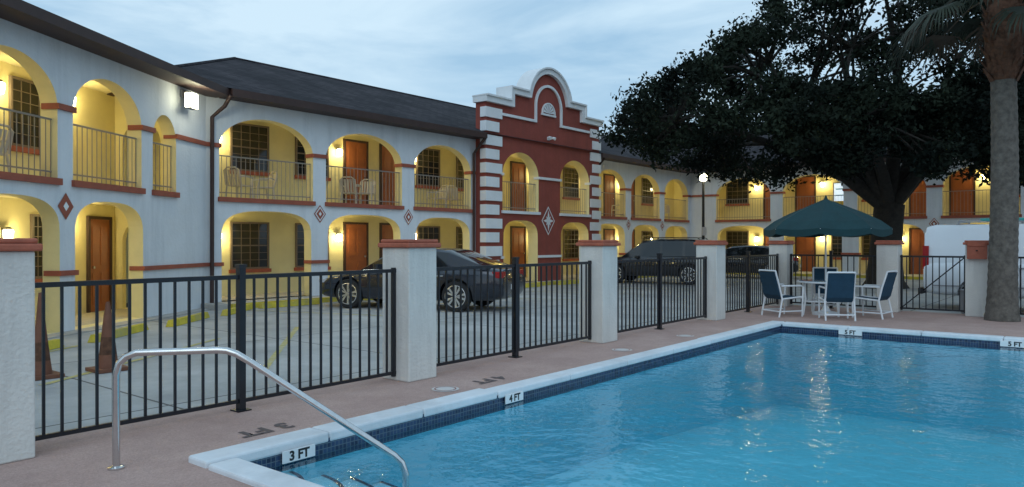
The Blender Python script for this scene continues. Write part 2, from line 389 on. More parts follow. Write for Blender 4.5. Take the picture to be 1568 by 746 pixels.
# ------------------------------------------------------------------ motel
motel=empty('motel_building')
def otop(o,x):
    x0,x1,zb,zs,zt,p=o; t=min(1,abs(2*(x-(x0+x1)/2)/(x1-x0))); return zs+(zt-zs)*max(0,1-t**p)**(1/p)
def facade(mb,F,x0,x1,z0,ztop,ops,th,mo,mi,extra=()):
    xs={x0,x1,*extra}
    for o in ops:
        n=22
        for i in range(n+1): xs.add(round((o[0]+o[1])/2-(o[1]-o[0])/2*math.cos(math.pi*i/n),5))
    xs=sorted(xs)
    for a,b in zip(xs[:-1],xs[1:]):
        if b-a<1e-4: continue
        xm=(a+b)/2; act=sorted([o for o in ops if o[0]<xm<o[1]],key=lambda o:o[2])
        ca=cb=z0; segs=[]
        for o in act:
            if o[2]-ca>1e-3: segs.append((ca,cb,o[2],o[2]))
            ca,cb=otop(o,a),otop(o,b)
            mb.poly([F(a,0,ca),F(b,0,cb),F(b,-th,cb),F(a,-th,ca)],mi)
            if o[2]>z0+1e-3: mb.poly([F(a,0,o[2]),F(b,0,o[2]),F(b,-th,o[2]),F(a,-th,o[2])],mi)
        segs.append((ca,cb,ztop(a+1e-4),ztop(b-1e-4)))
        for (p,q,r,s) in segs:
            mb.poly([F(a,0,p),F(b,0,q),F(b,0,s),F(a,0,r)],mo); mb.poly([F(a,-th,p),F(b,-th,q),F(b,-th,s),F(a,-th,r)],mi)
        t=segs[-1]; mb.poly([F(a,0,t[2]),F(b,0,t[3]),F(b,-th,t[3]),F(a,-th,t[2])],mo)
    for o in ops:
        for x in (o[0],o[1]): mb.poly([F(x,0,o[2]),F(x,-th,o[2]),F(x,-th,o[3]),F(x,0,o[3])],mi)
    for x in (x0,x1): mb.poly([F(x,0,z0),F(x,-th,z0),F(x,-th,ztop(x)),F(x,0,ztop(x))],mo)
SILL=2.68; SPR=3.95; TOPZ=4.74; FLO=.12
EAVE=5.2; TH=.32
def ops_for(xr,ut=TOPZ,lt=2.38):
    r=[]
    for (a,b) in xr:
        r.append((a,b,SILL,SPR-.02,ut,2.0)); r.append((a+.06,b-.06,FLO,1.72,lt,2.9))
    return r
def railing(mb,F,a,b,y=-.12):
    mb.box((a,y-.015,3.705),(b,y+.015,3.735),'rail',F); mb.box((a,y-.012,2.80),(b,y+.012,2.825),'rail',F)
    n=max(2,int((b-a)/.13))
    for i in range(n+1):
        x=a+(b-a)*i/n; x=min(max(x,a+.012),b-.012)
        mb.box((x-.006,y-.006,2.69),(x+.006,y+.006,3.704),'rail',F)
def diamond(mb,F,x,z,s=.2,big=False):
    def dm(r,y,m,k=1.25):
        mb.poly([F(x-r,y,z),F(x,y,z-r*k),F(x+r,y,z),F(x,y,z+r*k)],m)
    dm(s*1.0,.012,'rust'); dm(s*.82,.016,'trimw' if s<.22 or big else 'rust'); dm(s*.62,.020,'rust'); dm(s*.26,.024,'trimw')
def trims(mb,F,xr,x0,x1,y=.05,mt='rust'):
    prev=x0
    solids=[]
    for (a,b) in xr: solids.append((prev,a)); prev=b
    solids.append((prev,x1))
    for (a,b) in solids:
        if b-a<.08: continue
        e0=.0 if a==x0 else .035; e1=0 if b==x1 else .035
        mb.box((a-e0,-TH*.9,SPR-.05),(b+e1,y,SPR+.05),mt,F)
        e0=.0 if a==x0 else .095; e1=0 if b==x1 else .095
        mb.box((a-e0,-TH*.9,1.0),(b+e1,y,1.09),mt,F)
    for (a,b) in xr:
        mb.box((a-.04,-TH+.04,SILL-.1),(b+.04,y+.02,SILL+.015),mt,F)
def window(mb,F,x0,x1,z0,z1):
    mb.box((x0,.002,z0),(x1,.03,z1),'winglass',F)
    for a,b in ((x0-.05,x0),(x1,x1+.05)): mb.box((a,.001,z0-.05),(b,.06,z1+.05),'muntin',F)
    mb.box((x0,.001,z1),(x1,.06,z1+.05),'muntin',F); mb.box((x0,.001,z0-.05),(x1,.06,z0),'muntin',F)
    for i in (1,2,3):
        x=x0+(x1-x0)*i/4; mb.box((x-.008,.03,z0),(x+.008,.042,z1),'muntin',F)
    for i in range(1,6):
        z=z0+(z1-z0)*i/6; hh=.018 if i==3 else .007; mb.box((x0,.031,z-hh),(x1,.046,z+hh),'muntin',F)
    mb.box((x0-.09,.001,z0-.15),(x1+.09,.10,z0-.052),'rust',F)
def door(mb,F,x0,x1,z0,z1):
    mb.box((x0,.002,z0),(x1,.035,z1),'door',F)
    for a,b in ((x0-.07,x0-.002),(x1+.002,x1+.07)): mb.box((a,.001,z0),(b,.06,z1+.07),'fascia',F)
    mb.box((x0-.002,.001,z1+.002),(x1+.002,.058,z1+.07),'fascia',F)
    w=x1-x0
    for (a,b) in ((.12,.45),(.55,.88)):
        for (p,q) in ((.08,.42),(.5,.92)):
            mb.box((x0+w*a,.035,z0+(z1-z0)*p),(x0+w*b,.045,z0+(z1-z0)*q),'door',F)
    mb.lathe([(.03,0),(.03,.05)],(x1-.09,.035,z0+1.0),'steel',10,axis='y',F=F)
def lamp(F,x,z,power=16):
    mb=MB()
    mb.box((x-.05,.001,z-.10),(x+.05,.03,z+.10),'darktrim',F)
    mb.box((x-.015,.03,z+.08),(x+.015,.12,z+.10),'darktrim',F)
    mb.lathe([(.02,-.14),(.07,-.12),(.09,.05),(.07,.08)],(x,.12,z),'bulb',12,F=F)
    mb.lathe([(.095,.081),(.03,.13)],(x,.12,z),'darktrim',12,F=F)
    o=mb.obj('wall_lamp')
    plight('bulb_light',F(x,.28,z-.02),power,(1,.81,.34),o,.05)
def chair(u,v,rot,z0=0,m='plw',name='plastic_chair',fabric=None,big=False):
    c,s=math.cos(rot),math.sin(rot); F=frame(u,v,c,s,-s,c,z0); mb=MB()
    w,dp=.28,.26
    fr=m
    if fabric:
        r=.019
        for x in (-w,w):
            mb.tube([F(x,dp,0),F(x,dp+.02,.62),F(x,dp-.03,.66),F(x,-dp+.05,.66),F(x,-dp-.02,.66)],r,fr,8)
            mb.tube([F(x,-dp-.08,0),F(x,-dp,.38),F(x*.93,-dp-.06,.66),F(x*.93,-dp-.16,.98)],r,fr,8)
            mb.tube([F(x*.93,-dp,.38),F(x*.93,dp,.42)],r,fr,8)
            mb.tube([F(x,-dp-.07,.12),F(x,dp,.12)],r*.8,fr,8)
        mb.tube([F(-w*.93,-dp-.16,.98),F(w*.93,-dp-.16,.98)],r,fr,8); mb.tube([F(-w,dp,.40),F(w,dp,.40)],r,fr,8)
        mb.tube([F(-w,-dp-.07,.12),F(w,-dp-.07,.12)],r*.8,fr,8)
        k=w*.9
        Pp=[(dp,.425),(.1,.40),(-dp+.04,.40),(-dp-.03,.48),(-dp-.07,.66),(-dp-.115,.84),(-dp-.155,.97)]
        T=.03
        for (a,b) in zip(Pp[:-1],Pp[1:]):
            top=[F(-k,a[0],a[1]),F(k,a[0],a[1]),F(k,b[0],b[1]),F(-k,b[0],b[1])]
            bot=[F(-k,a[0]-T*.7,a[1]-T),F(k,a[0]-T*.7,a[1]-T),F(k,b[0]-T,b[1]-T*.6),F(-k,b[0]-T,b[1]-T*.6)]
            mb.poly(top,fabric); mb.poly(bot,fabric)
            mb.poly([top[0],top[3],bot[3],bot[0]],fabric); mb.poly([top[1],top[2],bot[2],bot[1]],fabric)
        return mb.obj(name,smooth=40,recalc=False)
    for x in (-1,1):
        mb.tube([F(x*.25,.24,0),F(x*.23,.22,.42)],.022,fr,6); mb.tube([F(x*.25,-.27,0),F(x*.22,-.22,.42)],.022,fr,6)
        mb.tube([F(x*.24,.22,.42),F(x*.27,.18,.64),F(x*.27,-.15,.66),F(x*.22,-.24,.64)],.024,fr,6)
    mb.box((-.24,-.22,.40),(.24,.24,.43),fr,F)
    for i in range(5):
        x=-.18+.09*i; mb.poly([F(x-.03,-.23,.43),F(x+.03,-.23,.43),F(x+.035,-.33,.82),F(x-.035,-.33,.82)],fr)
    mb.tube([F(-.24,-.24,.43),F(-.23,-.33,.80),F(-.12,-.345,.88),F(.12,-.345,.88),F(.23,-.33,.80),F(.24,-.24,.43)],.022,fr,6)
    return mb.obj(name,smooth=40)

# ---- main long wing
FM=frame(0,17,1,0,0,-1)
xr1=[(9.75,12.5),(12.93,15.78),(16.3,18.95)]
xr2=[(26.75,29.35),(29.85,32.6),(33.1,35.7)]
flat=lambda x:EAVE
mb=MB()
facade(mb,FM,9.4,19.25,0,flat,ops_for(xr1),TH,'stucco','cream')
facade(mb,FM,26.35,36.0,0,flat,ops_for(xr2),TH,'stucco','cream')
mb.obj('main_wing_arcade_wall',motel)
mb=MB(); trims(mb,FM,xr1,9.4,19.2); trims(mb,FM,xr2,26.4,35.95)
for x in (12.72,16.04,29.6,32.85): diamond(mb,FM,x,2.36,.2)
mb.obj('main_wing_trim',motel,recalc=False)
mb=MB()
for a,b in xr1+xr2: railing(mb,FM,a,b)
for a,b in ((20.1,22.2),(23.6,25.65)): railing(mb,FM,a,b,.3)
mb.obj('main_wing_balcony_railing',motel)
mb=MB()
IW=18.9
mb.box((8.85,IW,0),(38,27,5.12),'cream2')
mb.box((9.0,17-.0+TH+.002,2.44),(36.5,IW-.002,2.66),'ceil')
mb.box((9.0,17+TH+.002,5.02),(36.5,IW-.002,5.13),'ceil')
mb.obj('main_wing_room_block',motel)
mb=MB(); mb.box((9.2,16.25,-.01),(35.3,IW-.003,FLO),'walk'); mb.box((9.6,16.13,-.01),(35.3,16.248,FLO+.004),'ypaint'); mb.obj('main_wing_walkway_kerb',motel)
FI=frame(0,IW,1,0,0,-1)
wins=[(11.2,12.3),(13.3,14.4),(18.25,19.3),(20.3,21.4),(27.2,28.3),(34.3,35.4)]
doors=[(15.1,15.95),(16.6,17.45),(23.5,24.35),(25.5,26.3),(30.6,31.45),(32.6,33.4)]
mb=MB()
for a,b in wins: window(mb,FI,a,b,3.62,4.85); window(mb,FI,a,b,.88,2.1)
for a,b in doors: door(mb,FI,a,b,2.665,4.78); door(mb,FI,a,b,FLO+.003,2.15)
mb.obj('main_wing_doors_and_windows',motel,recalc=False)
for x in (10.75,14.8,21.9,25.0,29.0,32.05,35.75):
    lamp(FI,x,4.40,17); lamp(FI,x,1.75,20)
lamp(FI,18.0,1.8,9); lamp(FI,18.0,4.5,9)

# ---- red tower
FT=frame(0,16.55,1,0,0,-1)
xt=[(20.1,22.2),(23.6,25.65)]
cx,cz,cr=22.8,6.72,1.3
th0=math.asin((6.97-cz)/cr); xa=cr*math.cos(th0)
def tz(x):
    if x<20.5 or x>25.1: return 6.5
    if abs(x-cx)>=xa: return 6.97
    return cz+math.sqrt(max(0,cr*cr-(x-cx)**2))
ext=[20.5,25.1,cx-xa,cx+xa]+[cx+xa*math.cos(math.pi*i/24) for i in range(25)]
mb=MB(); opsT=[]
for a,b in xt: opsT+= [(a,b,SILL,SPR,4.8,2.0),(a+.05,b-.05,FLO,1.72,2.36,2.9)]
facade(mb,FT,19.2,26.4,0,tz,opsT,.449,'tower','cream',ext); mb.obj('tower_wall',motel)
def band(mb,F,pts,off,w,y0,y1,m):
    P=[Vector((p[0],p[1])) for p in pts]; n=len(P); I=[];O=[]
    for i in range(n):
        ns=[]
        if i>0: t=(P[i]-P[i-1]).normalized(); ns.append(Vector((t.y,-t.x)))
        if i<n-1: t=(P[i+1]-P[i]).normalized(); ns.append(Vector((t.y,-t.x)))
        nn=sum(ns,Vector((0,0))).normalized(); k=1/max(.4,nn.dot(ns[0]))
        O.append(P[i]+nn*off*k); I.append(P[i]+nn*(off+w)*k)
    for i in range(n-1):
        a,b,c,d=O[i],O[i+1],I[i+1],I[i]
        for y in (y0,y1): mb.poly([F(a.x,y,a.y),F(b.x,y,b.y),F(c.x,y,c.y),F(d.x,y,d.y)],m)
        mb.poly([F(a.x,y0,a.y),F(b.x,y0,b.y),F(b.x,y1,b.y),F(a.x,y1,a.y)],m)
        mb.poly([F(d.x,y0,d.y),F(c.x,y0,c.y),F(c.x,y1,c.y),F(d.x,y1,d.y)],m)
    for q,p in ((O[0],I[0]),(O[-1],I[-1])):
        mb.poly([F(q.x,y0,q.y),F(p.x,y0,p.y),F(p.x,y1,p.y),F(q.x,y1,q.y)],m)
arc=[(cx-cr*math.cos(t),cz+cr*math.sin(t)) for t in [th0+(math.pi-2*th0)*i/24 for i in range(25)]]
prof=[(19.1,6.5),(20.5,6.5),(20.5,6.97)]+arc+[(25.1,6.97),(25.1,6.5),(26.5,6.5)]
mb=MB(); band(mb,FT,prof,-.06,.2,.13,-.5,'trimw'); band(mb,FT,prof,-.11,.06,.19,-.53,'trimw')
arc2=[(cx-.86*math.cos(t),6.62+.86*math.sin(t)) for t in [math.pi*i/20 for i in range(21)]]
prof2=[(20.0,6.08),(21.94,6.08)]+arc2+[(23.66,6.08),(25.6,6.08)]
band(mb,FT,prof2,0,.09,.07,-.01,'trimw')
for i in range(7):
    t0=math.pi*i/7+.05;t1=math.pi*(i+1)/7-.05
    mb.poly([FT(cx,.04,6.42)]+[FT(cx+.34*math.cos(t),.05,6.42+.34*math.sin(t)) for t in (t0,(t0+t1)/2,t1)],'trimw')
band(mb,FT,[(cx-.42*math.cos(t),6.40+.42*math.sin(t)) for t in [math.pi*i/14 for i in range(15)]],0,.05,.06,-.01,'trimw')
mb.box((cx-.45,.0,6.32),(cx+.45,.06,6.39),'trimw',FT)
i=0; z=.15
while z<6.15:
    w=.82 if i%2==0 else .66
    mb.box((19.14,-.2,z),(19.2+w,.06,z+.34),'trimw',FT); mb.box((26.4-w+.12,-.2,z),(26.46,.06,z+.34),'trimw',FT); z+=.475; i+=1
for (a,b) in ((20.0,20.14),(22.16,23.64),(25.61,25.7)):
    mb.box((a,-.2,SPR-.04),(b,.055,SPR+.05),'trimw',FT); mb.box((a,-.2,1.0),(b,.055,1.09),'trimw',FT)
for a,b in xt: mb.box((a-.06,-.25,SILL-.09),(b+.06,.07,SILL+.012),'trimw',FT)
mb.obj('tower_white_trim',motel)
mb=MB()
def dm(r,y,m,k=1.3): mb.poly([FT(cx-r,y,2.38),FT(cx,y,2.38-r*k),FT(cx+r,y,2.38),FT(cx,y,2.38+r*k)],m)
dm(.42,.012,'trimw');dm(.37,.016,'tower')
for i in range(8):
    a=i*math.pi/4; R=.33 if i%2==0 else .2
    d=Vector((math.cos(a),math.sin(a)*1.2)); n=Vector((-math.sin(a),math.cos(a)))
    mb.poly([FT(cx,.022,2.38),FT(cx+d.x*R*.45+n.x*.06,.022,2.38+d.y*R*.45+n.y*.06),FT(cx+d.x*R,.022,2.38+d.y*R),FT(cx+d.x*R*.45-n.x*.06,.022,2.38+d.y*R*.45-n.y*.06)],'trimw')
mb.obj('tower_star_emblem',motel,recalc=False)
mb=MB(); mb.box((cx-.06,0.001,5.42),(cx+.06,.05,5.54),'trimw',FT)
for s in (-1,1): mb.tube([FT(cx+s*.03,.05,5.48),FT(cx+s*.12,.14,5.5),FT(cx+s*.14,.24,5.46)],[.02,.045,.06],'trimw',10)
mb.obj('security_floodlight')

# ---- left angled wing
C0=(9.4,17.0); LD=(.8390,.5441)
FL=frame(C0[0],C0[1],-LD[0],-LD[1],LD[1],-LD[0])
xl=[(1.30,2.20),(2.60,4.66),(5.05,7.15),(7.55,9.6)]
opsL=[]
for i,(a,b) in enumerate(xl):
    opsL.append((a,b,SILL,3.75 if i==0 else SPR-.02,4.35 if i==0 else 4.70,2.0))
    if i>0: opsL.append((a-.05,b-.05,0.02,1.75,2.36,2.7))
mb=MB(); facade(mb,FL,0,13,0,flat,opsL,TH,'stucco','cream'); mb.obj('left_wing_arcade_wall',motel)
mb=MB()
sol=[(0,1.3),(2.2,2.6),(4.66,5.05),(7.15,7.55),(9.6,13)]
for a,b in sol:
    mb.box((a-(.035 if a else -.02),-.28,SPR-.05),(b+.035,.05,SPR+.05),'rust',FL)
for a,b in ((0,2.55),(4.61,5.0),(7.10,7.5),(9.55,13)):
    mb.box((a-(.035 if a else -.02),-.28,1.0),(b+.035,.05,1.09),'rust',FL)
for a,b in xl: mb.box((a-.04,-.28,SILL-.1),(b+.04,.07,SILL+.015),'rust',FL)
def dm2(r,y,m,x=4.86,z=2.22): mb.poly([FL(x-r,y,z),FL(x,y,z-r*1.2),FL(x+r,y,z),FL(x,y,z+r*1.2)],m)
dm2(.2,.012,'rust');dm2(.07,.018,'trimw')
mb.obj('left_wing_trim',motel,recalc=False)
mb=MB()
for a,b in xl: railing(mb,FL,a,b)
mb.obj('left_wing_balcony_railing',motel)
mb=MB(); 
mb.box((.3,-9,0),(13,-1.92,5.12),'cream2',FL)
mb.box((.35,-1.917,2.44),(13,-TH-.002,2.66),'ceil',FL); mb.box((.35,-1.917,5.02),(13,-TH-.002,5.13),'ceil',FL)
mb.obj('left_wing_room_block',motel)
FP=lambda x,y,z: FL(.62+y,-.325-x,z)
mb=MB()
facade(mb,FP,0,1.59,2.665,lambda x:5.015,[(.45,1.40,2.67,3.9,4.4,2.0)],.14,'cream2','cream2')
facade(mb,FP,0,1.59,.02,lambda x:2.438,[(.45,1.40,.025,1.6,2.1,2.0)],.14,'cream2','cream2')
mb.obj('walkway_partition',motel)
mb=MB(); mb.box((.2,-1.915,-.012),(13,.35,.018),'walk',FL); mb.obj('left_wing_walkway',motel)
FLI=frame(*FL(0,-1.92,0)[:2],-LD[0],-LD[1],LD[1],-LD[0])
mb=MB()
door(mb,FLI,.86,1.55,.02,2.10); window(mb,FLI,2.85,3.8,3.5,4.75); window(mb,FLI,2.75,3.25,.9,2.1); door(mb,FLI,4.9,5.7,.02,2.1); window(mb,FLI,6.6,7.6,.9,2.1); door(mb,FLI,4.6,5.4,2.665,4.75); window(mb,FLI,6.2,7.2,3.5,4.8)
mb.obj('left_wing_doors_and_windows',motel,recalc=False)
for x,z in ((4.0,1.75),(2.25,4.62),(4.2,4.5),(2.3,2.0),(6.1,4.5),(7.9,1.75),(8,4.5)): lamp(FLI,x,z,15 if x!=4.0 else 18)
mb=MB(); mb.box((.98,.002,4.86),(1.16,.06,5.04),'grey',FL); mb.tube([FL(1.07,.05,4.95),FL(1.07,.2,4.9)],.02,'grey',8)
mb.box((.92,.16,4.60),(1.22,.30,4.96),'grey',FL); mb.box((.93,.302,4.61),(1.21,.315,4.95),'flood',FL); mb.box((1.221,.17,4.62),(1.235,.29,4.94),'flood',FL)
o=mb.obj('flood_lamp',bevel=.006); plight('bulb_light',FL(1.07,.5,4.75),16,(1,.97,.72),o,.1)

# ---- far wing
FF=frame(36,17,0,-1,-1,0)
xf=[(1.4+3.35*i,1.4+3.35*i+2.75) for i in range(8)]
mb=MB(); facade(mb,FF,0,29,0,flat,ops_for(xf),TH,'stucco','cream'); mb.obj('far_wing_arcade_wall',motel)
mb=MB(); trims(mb,FF,xf,.06,29)
for a,b in xf[1:]: diamond(mb,FF,a-.3,2.36,.2)
mb.obj('far_wing_trim',motel,recalc=False)
mb=MB()
for a,b in xf: railing(mb,FF,a,b)
mb.obj('far_wing_balcony_railing',motel)
mb=MB(); mb.box((-2,-11,0),(29,-1.92,5.12),'cream2',FF); mb.box((-1.9,-1.917,2.44),(29,-TH-.002,2.66),'ceil',FF); mb.box((-1.9,-1.917,5.02),(29,-TH-.002,5.13),'ceil',FF)
mb.obj('far_wing_room_block',motel)
mb=MB(); mb.box((.8,-1.91,-.01),(29,.7,FLO-.003),'walk',FF); mb.box((1.0,.702,-.01),(29,.82,FLO),'ypaint',FF); mb.obj('far_wing_walkway_kerb',motel)
FFI=frame(37.92,17,0,-1,-1,0); mb=MB()
for k in range(4):
    o=1.2+k*6.7
    for f in ((lambda x0,x1:window(mb,FFI,x0,x1,3.62,4.85)),(lambda x0,x1:window(mb,FFI,x0,x1,.88,2.1))):
        f(o,o+1.1)
        if k!=0: f(o+5.3,o+6.3)
    for zz,z1 in ((2.665,4.78),(FLO,2.15)):
        door(mb,FFI,o+2.0,o+2.85,zz,z1); door(mb,FFI,o+3.6,o+4.45,zz,z1)
window(mb,FFI,6.5,7.5,.88,2.1)
mb.obj('far_wing_doors_and_windows',motel,recalc=False)
mb=MB(); mb.box((6.55,.002,3.25),(7.55,.12,4.45),'grey',FFI); mb.box((6.60,.121,3.30),(7.50,.128,4.40),'litwin',FFI); mb.box((6.60,.129,3.30),(7.50,.134,3.55),'ypaint',FFI)
for z in (3.8,4.1): mb.box((6.68,.129,z),(7.42,.134,z+.05),'teal',FFI)
mb.obj('lit_sign')
for k in range(4):
    o=1.2+k*6.7
    for x in (o+1.6,o+4.85):
        lamp(FFI,x,4.4,14 if k<2 else 3.5); lamp(FFI,x,1.75,17 if k<2 else 6)

# ---- roofs
mb=MB()
def P(*a): return a
e0,e1=16.45,27.6; zE=5.28; zR=7.5; ul=7.6; rv=(e0+e1)/2; run=rv-e0
mb.poly([P(ul,e0,zE),P(47,e0,zE),P(47,rv,zR),P(ul+run,rv,zR)],'roof')
mb.poly([P(ul,e1,zE),P(47,e1,zE),P(47,rv,zR),P(ul+run,rv,zR)],'roof')
mb.poly([P(ul,e0,zE),P(ul,e1,zE),P(ul+run,rv,zR)],'roof')
g0,g1=35.45,46.6; gr=(g0+g1)/2
mb.poly([P(g0,-13,zE),P(g0,e0+.01,zE),P(g0+run,rv-.01,zR-.004),P(gr,-13,zR-.004)],'roof')
mb.poly([P(g1,-13,zE),P(g1,27,zE),P(gr,rv,zR-.006),P(gr,-13,zR-.006)],'roof')
A=[FL(-.2,.55,zE),FL(13.5,.55,zE),FL(13.5,-4,zE+1.1),FL(-.2,-4,zE+1.1)]; mb.poly(A,'roof')
A=[FL(-.2,-9.5,zE),FL(13.5,-9.5,zE),FL(13.5,-4,zE+1.1),FL(-.2,-4,zE+1.1)]; mb.poly(A,'roof')
mb.tube([P(ul,e0,zE+.01),P(ul+run,rv,zR+.01)],.05,'roof',6); mb.tube([P(ul+run,rv,zR),P(46,rv,zR)],.05,'roof',6)
mb.obj('shingle_roof',motel,recalc=False)
mb=MB()
mb.box((9.75,16.40,5.09),(19.12,16.52,5.27),'fascia'); mb.box((26.48,16.40,5.09),(35.6,16.52,5.27),'fascia')
mb.box((9.75,16.52,5.10),(19.12,17,5.13),'fascia'); mb.box((26.48,16.52,5.10),(35.6,17,5.13),'fascia')
mb.box((-.25,.48,5.09),(13.5,.60,5.27),'fascia',FL); mb.box((-.2,0.001,5.10),(13.5,.48,5.13),'fascia',FL)
mb.box((.6,.42,5.08),(29.5,.55,5.27),'fascia',FF); mb.box((.6,.001,5.10),(29.5,.42,5.13),'fascia',FF)
mb.box((7.6,16.6,5.0),(7.8,18.6,5.27),'fascia')
mb.obj('eave_fascia_gutter',motel)
mb=MB()
mb.tube([(9.72,16.42,5.1),(9.66,16.6,4.85),(9.5,16.88,4.6),(9.5,16.9,.1),(9.5,16.75,.02)],.05,'fascia',10)
mb.tube([(19.05,16.42,5.1),(19.0,16.6,4.9),(19.0,16.9,4.6),(19.0,16.9,.15)],.05,'fascia',10)
mb.tube([(26.65,16.42,5.1),(26.65,16.9,4.6),(26.65,16.9,.15)],.05,'fascia',10)
mb.obj('downspouts',motel,smooth=40)

for (u,v,r) in ((10.9,18.0,-1.2),(11.7,18.2,1.4),(14.7,18.1,-1),(15.1,17.9,2.2),(19.3,18.1,-1.2),(18.4,18.1,1.4),(24.9,18.1,0),(30.4,18,1),(35,18,2)): chair(u,v,r,2.66)
for x,y,r in ((5.6,-.9,.5),(6.3,-1.1,-1),(8,-1,0)):
    p=FL(x,y,0); chair(p[0],p[1],r,2.66)
p=FL(5.5,-.9,0); chair(p[0],p[1],1,.02)

def stop(p,ang,L=1.75):
    c,s=math.cos(ang),math.sin(ang); F=frame(p[0],p[1],c,s,-s,c,0); mb=MB()
    a=[(-L/2,-.08,0),(L/2,-.08,0),(L/2,.08,0),(-L/2,.08,0)]; b=[(-L/2+.04,-.05,.12),(L/2-.04,-.05,.12),(L/2-.04,.05,.12),(-L/2+.04,.05,.12)]
    A=[F(*q) for q in a];B=[F(*q) for q in b]; mb.poly(A,'ypaint'); mb.poly(B,'ypaint')
    for i in range(4): j=(i+1)%4; mb.poly([A[i],A[j],B[j],B[i]],'ypaint')
    mb.obj('parking_wheel_stop',bevel=.012)
la=math.atan2(LD[1],LD[0])
for x in (.9,3.0,5.2,7.4): p=FL(x,1.25,0); stop(p,la+.12)
for u in (11.0,14.2,17.2,20.4,23.3): stop((u,15.85),0.0)

# ------------------------------------------------------------------ cars
def lerp(a,b,t): return a+(b-a)*t
def loft(secs,mats_fn,F,caps=True):
    mb=MB(); n=len(secs[0]); 
    for s in secs: mb.v+=[F(*p) for p in s]
    for i in range(len(secs)-1):
        for j in range(n):
            a=i*n+j;b=i*n+(j+1)%n; mb.f.append((a,b,b+n,a+n)); mb.m.append(mb.mi(mats_fn(i,j)))
    if caps:
        k=mb.mi(mats_fn(0,0)); mb.f.append(tuple(range(n))[::-1]); mb.m.append(k); e=(len(secs)-1)*n; mb.f.append(tuple(range(e,e+n))); mb.m.append(k)
    return mb
def car(name,fx,fy,h,body,green,W2,xw,paint,rw=.335,topin=.74,tall=False,sidew=None):
    L=math.hypot(*h); h=(h[0]/L,h[1]/L); F=frame(fx,fy,-h[0],-h[1],-h[1],h[0],0)
    root=empty(name); secs=[]
    for (x,zb,zt,wf) in body:
        w=W2*wf; H=zt-zb
        half=[(w*.80,zb),(w*.96,zb+H*.10),(w*1.0,zb+H*.42),(w*.995,zb+H*.62),(w*.965,zb+H*.9),(w*.86,zt)]
        s=[(x,y,z) for y,z in half]+[(x,w*.4,zt+.015),(x,-w*.4,zt+.015)]+[(x,-y,z) for y,z in reversed(half)]
        secs.append(s)
    mb=loft(secs,lambda i,j:paint,F); o=mb.obj('body',root)
    sub=o.modifiers.new('s','SUBSURF'); sub.levels=2; sub.render_levels=2
    cut=MB()
    for x in xw:
        for sg in (-1,1): cut.lathe([(rw+.055,0),(rw+.055,sg*.5)],(x,sg*(W2-.30),rw+.01),'darktrim',28,axis='y',F=F)
    co=cut.obj('cut'); bo=o.modifiers.new('b','BOOLEAN'); bo.object=co; bo.operation='DIFFERENCE'; bo.solver='EXACT'
    dg=bpy.context.evaluated_depsgraph_get(); me=bpy.data.meshes.new_from_object(o.evaluated_get(dg)); o.modifiers.clear(); o.data=me
    bpy.data.objects.remove(co)
    if len(me.polygons)==0: print('BOOLEAN EMPTY',name)
    me.polygons.foreach_set('use_smooth',[True]*len(me.polygons)); me.set_sharp_from_angle(angle=math.radians(35))
    secs=[];gm=[]
    for (x,zb,zt,sm,tm) in green:
        t=min(1,(zt-zb)/.45); wb=W2*.91; wt=lerp(W2*.90,W2*topin,t); zb2=zb-.06
        half=[(wb,zb2),(lerp(wb,wt,.9),lerp(zb2,zt,.88)),(wt*.93,zt-.012)]
        secs.append([(x,y,z) for y,z in half]+[(x,wt*.4,zt+.012),(x,-wt*.4,zt+.012)]+[(x,-y,z) for y,z in reversed(half)]); gm.append((sm,tm))
    def mf(i,j):
        sm,tm=gm[i]
        return sm if j in (0,6) else (tm if j in (2,3,4) else paint if tm!='carglass' else 'carglass') if j!=7 else paint
    mb=loft(secs,mf,F); mb.obj('greenhouse',root,smooth=32)
    for x in xw:
        for sg in (-1,1):
            mb=MB(); y=sg*(W2-.02); R=rw
            mb.lathe([(R*.62,-sg*.22),(R*.93,-sg*.22),(R,-sg*.18),(R,-sg*.03),(R*.95,0),(R*.70,sg*.004)],(x,y,R),'rubber',32,axis='y',F=F)
            mb.lathe([(R*.70,sg*.004),(R*.74,sg*.010),(R*.70,sg*.012),(R*.66,-sg*.02)],(x,y,R),'chrome',32,axis='y',F=F)
            mb.lathe([(R*.665,-sg*.03),(R*.665,-sg*.0255)],(x,y+sg*.03,R),'darktrim',32,axis='y',F=F)
            for k in range(5):
                for dd in (-.16,.16):
                    a=2*math.pi*k/5+dd*1.0; a2=2*math.pi*k/5+dd*1.5
                    p0=(x+.05*math.cos(a),R+.05*math.sin(a)); p1=(x+R*.70*math.cos(a2),R+R*.70*math.sin(a2))
                    tx,tz_=p1[0]-p0[0],p1[1]-p0[1]; l=math.hypot(tx,tz_); nx,nz=-tz_/l*.018,tx/l*.018
                    yy=y+sg*.014; y2=y+sg*.002
                    q=[(p0[0]-nx,p0[1]-nz),(p0[0]+nx,p0[1]+nz),(p1[0]+nx*1.6,p1[1]+nz*1.6),(p1[0]-nx*1.6,p1[1]-nz*1.6)]
                    mb.poly([F(a_,yy,b_) for a_,b_ in q],'chrome')
                    for e in range(4):
                        c1,c2=q[e],q[(e+1)%4]; mb.poly([F(c1[0],yy,c1[1]),F(c2[0],yy,c2[1]),F(c2[0],y2,c2[1]),F(c1[0],y2,c1[1])],'chrome')
            mb.lathe([(.05,0),(.045,sg*.02)],(x,y+sg*.003,R),'chrome',16,axis='y',F=F)
            mb.obj('wheel',root,smooth=40)
    return root,F
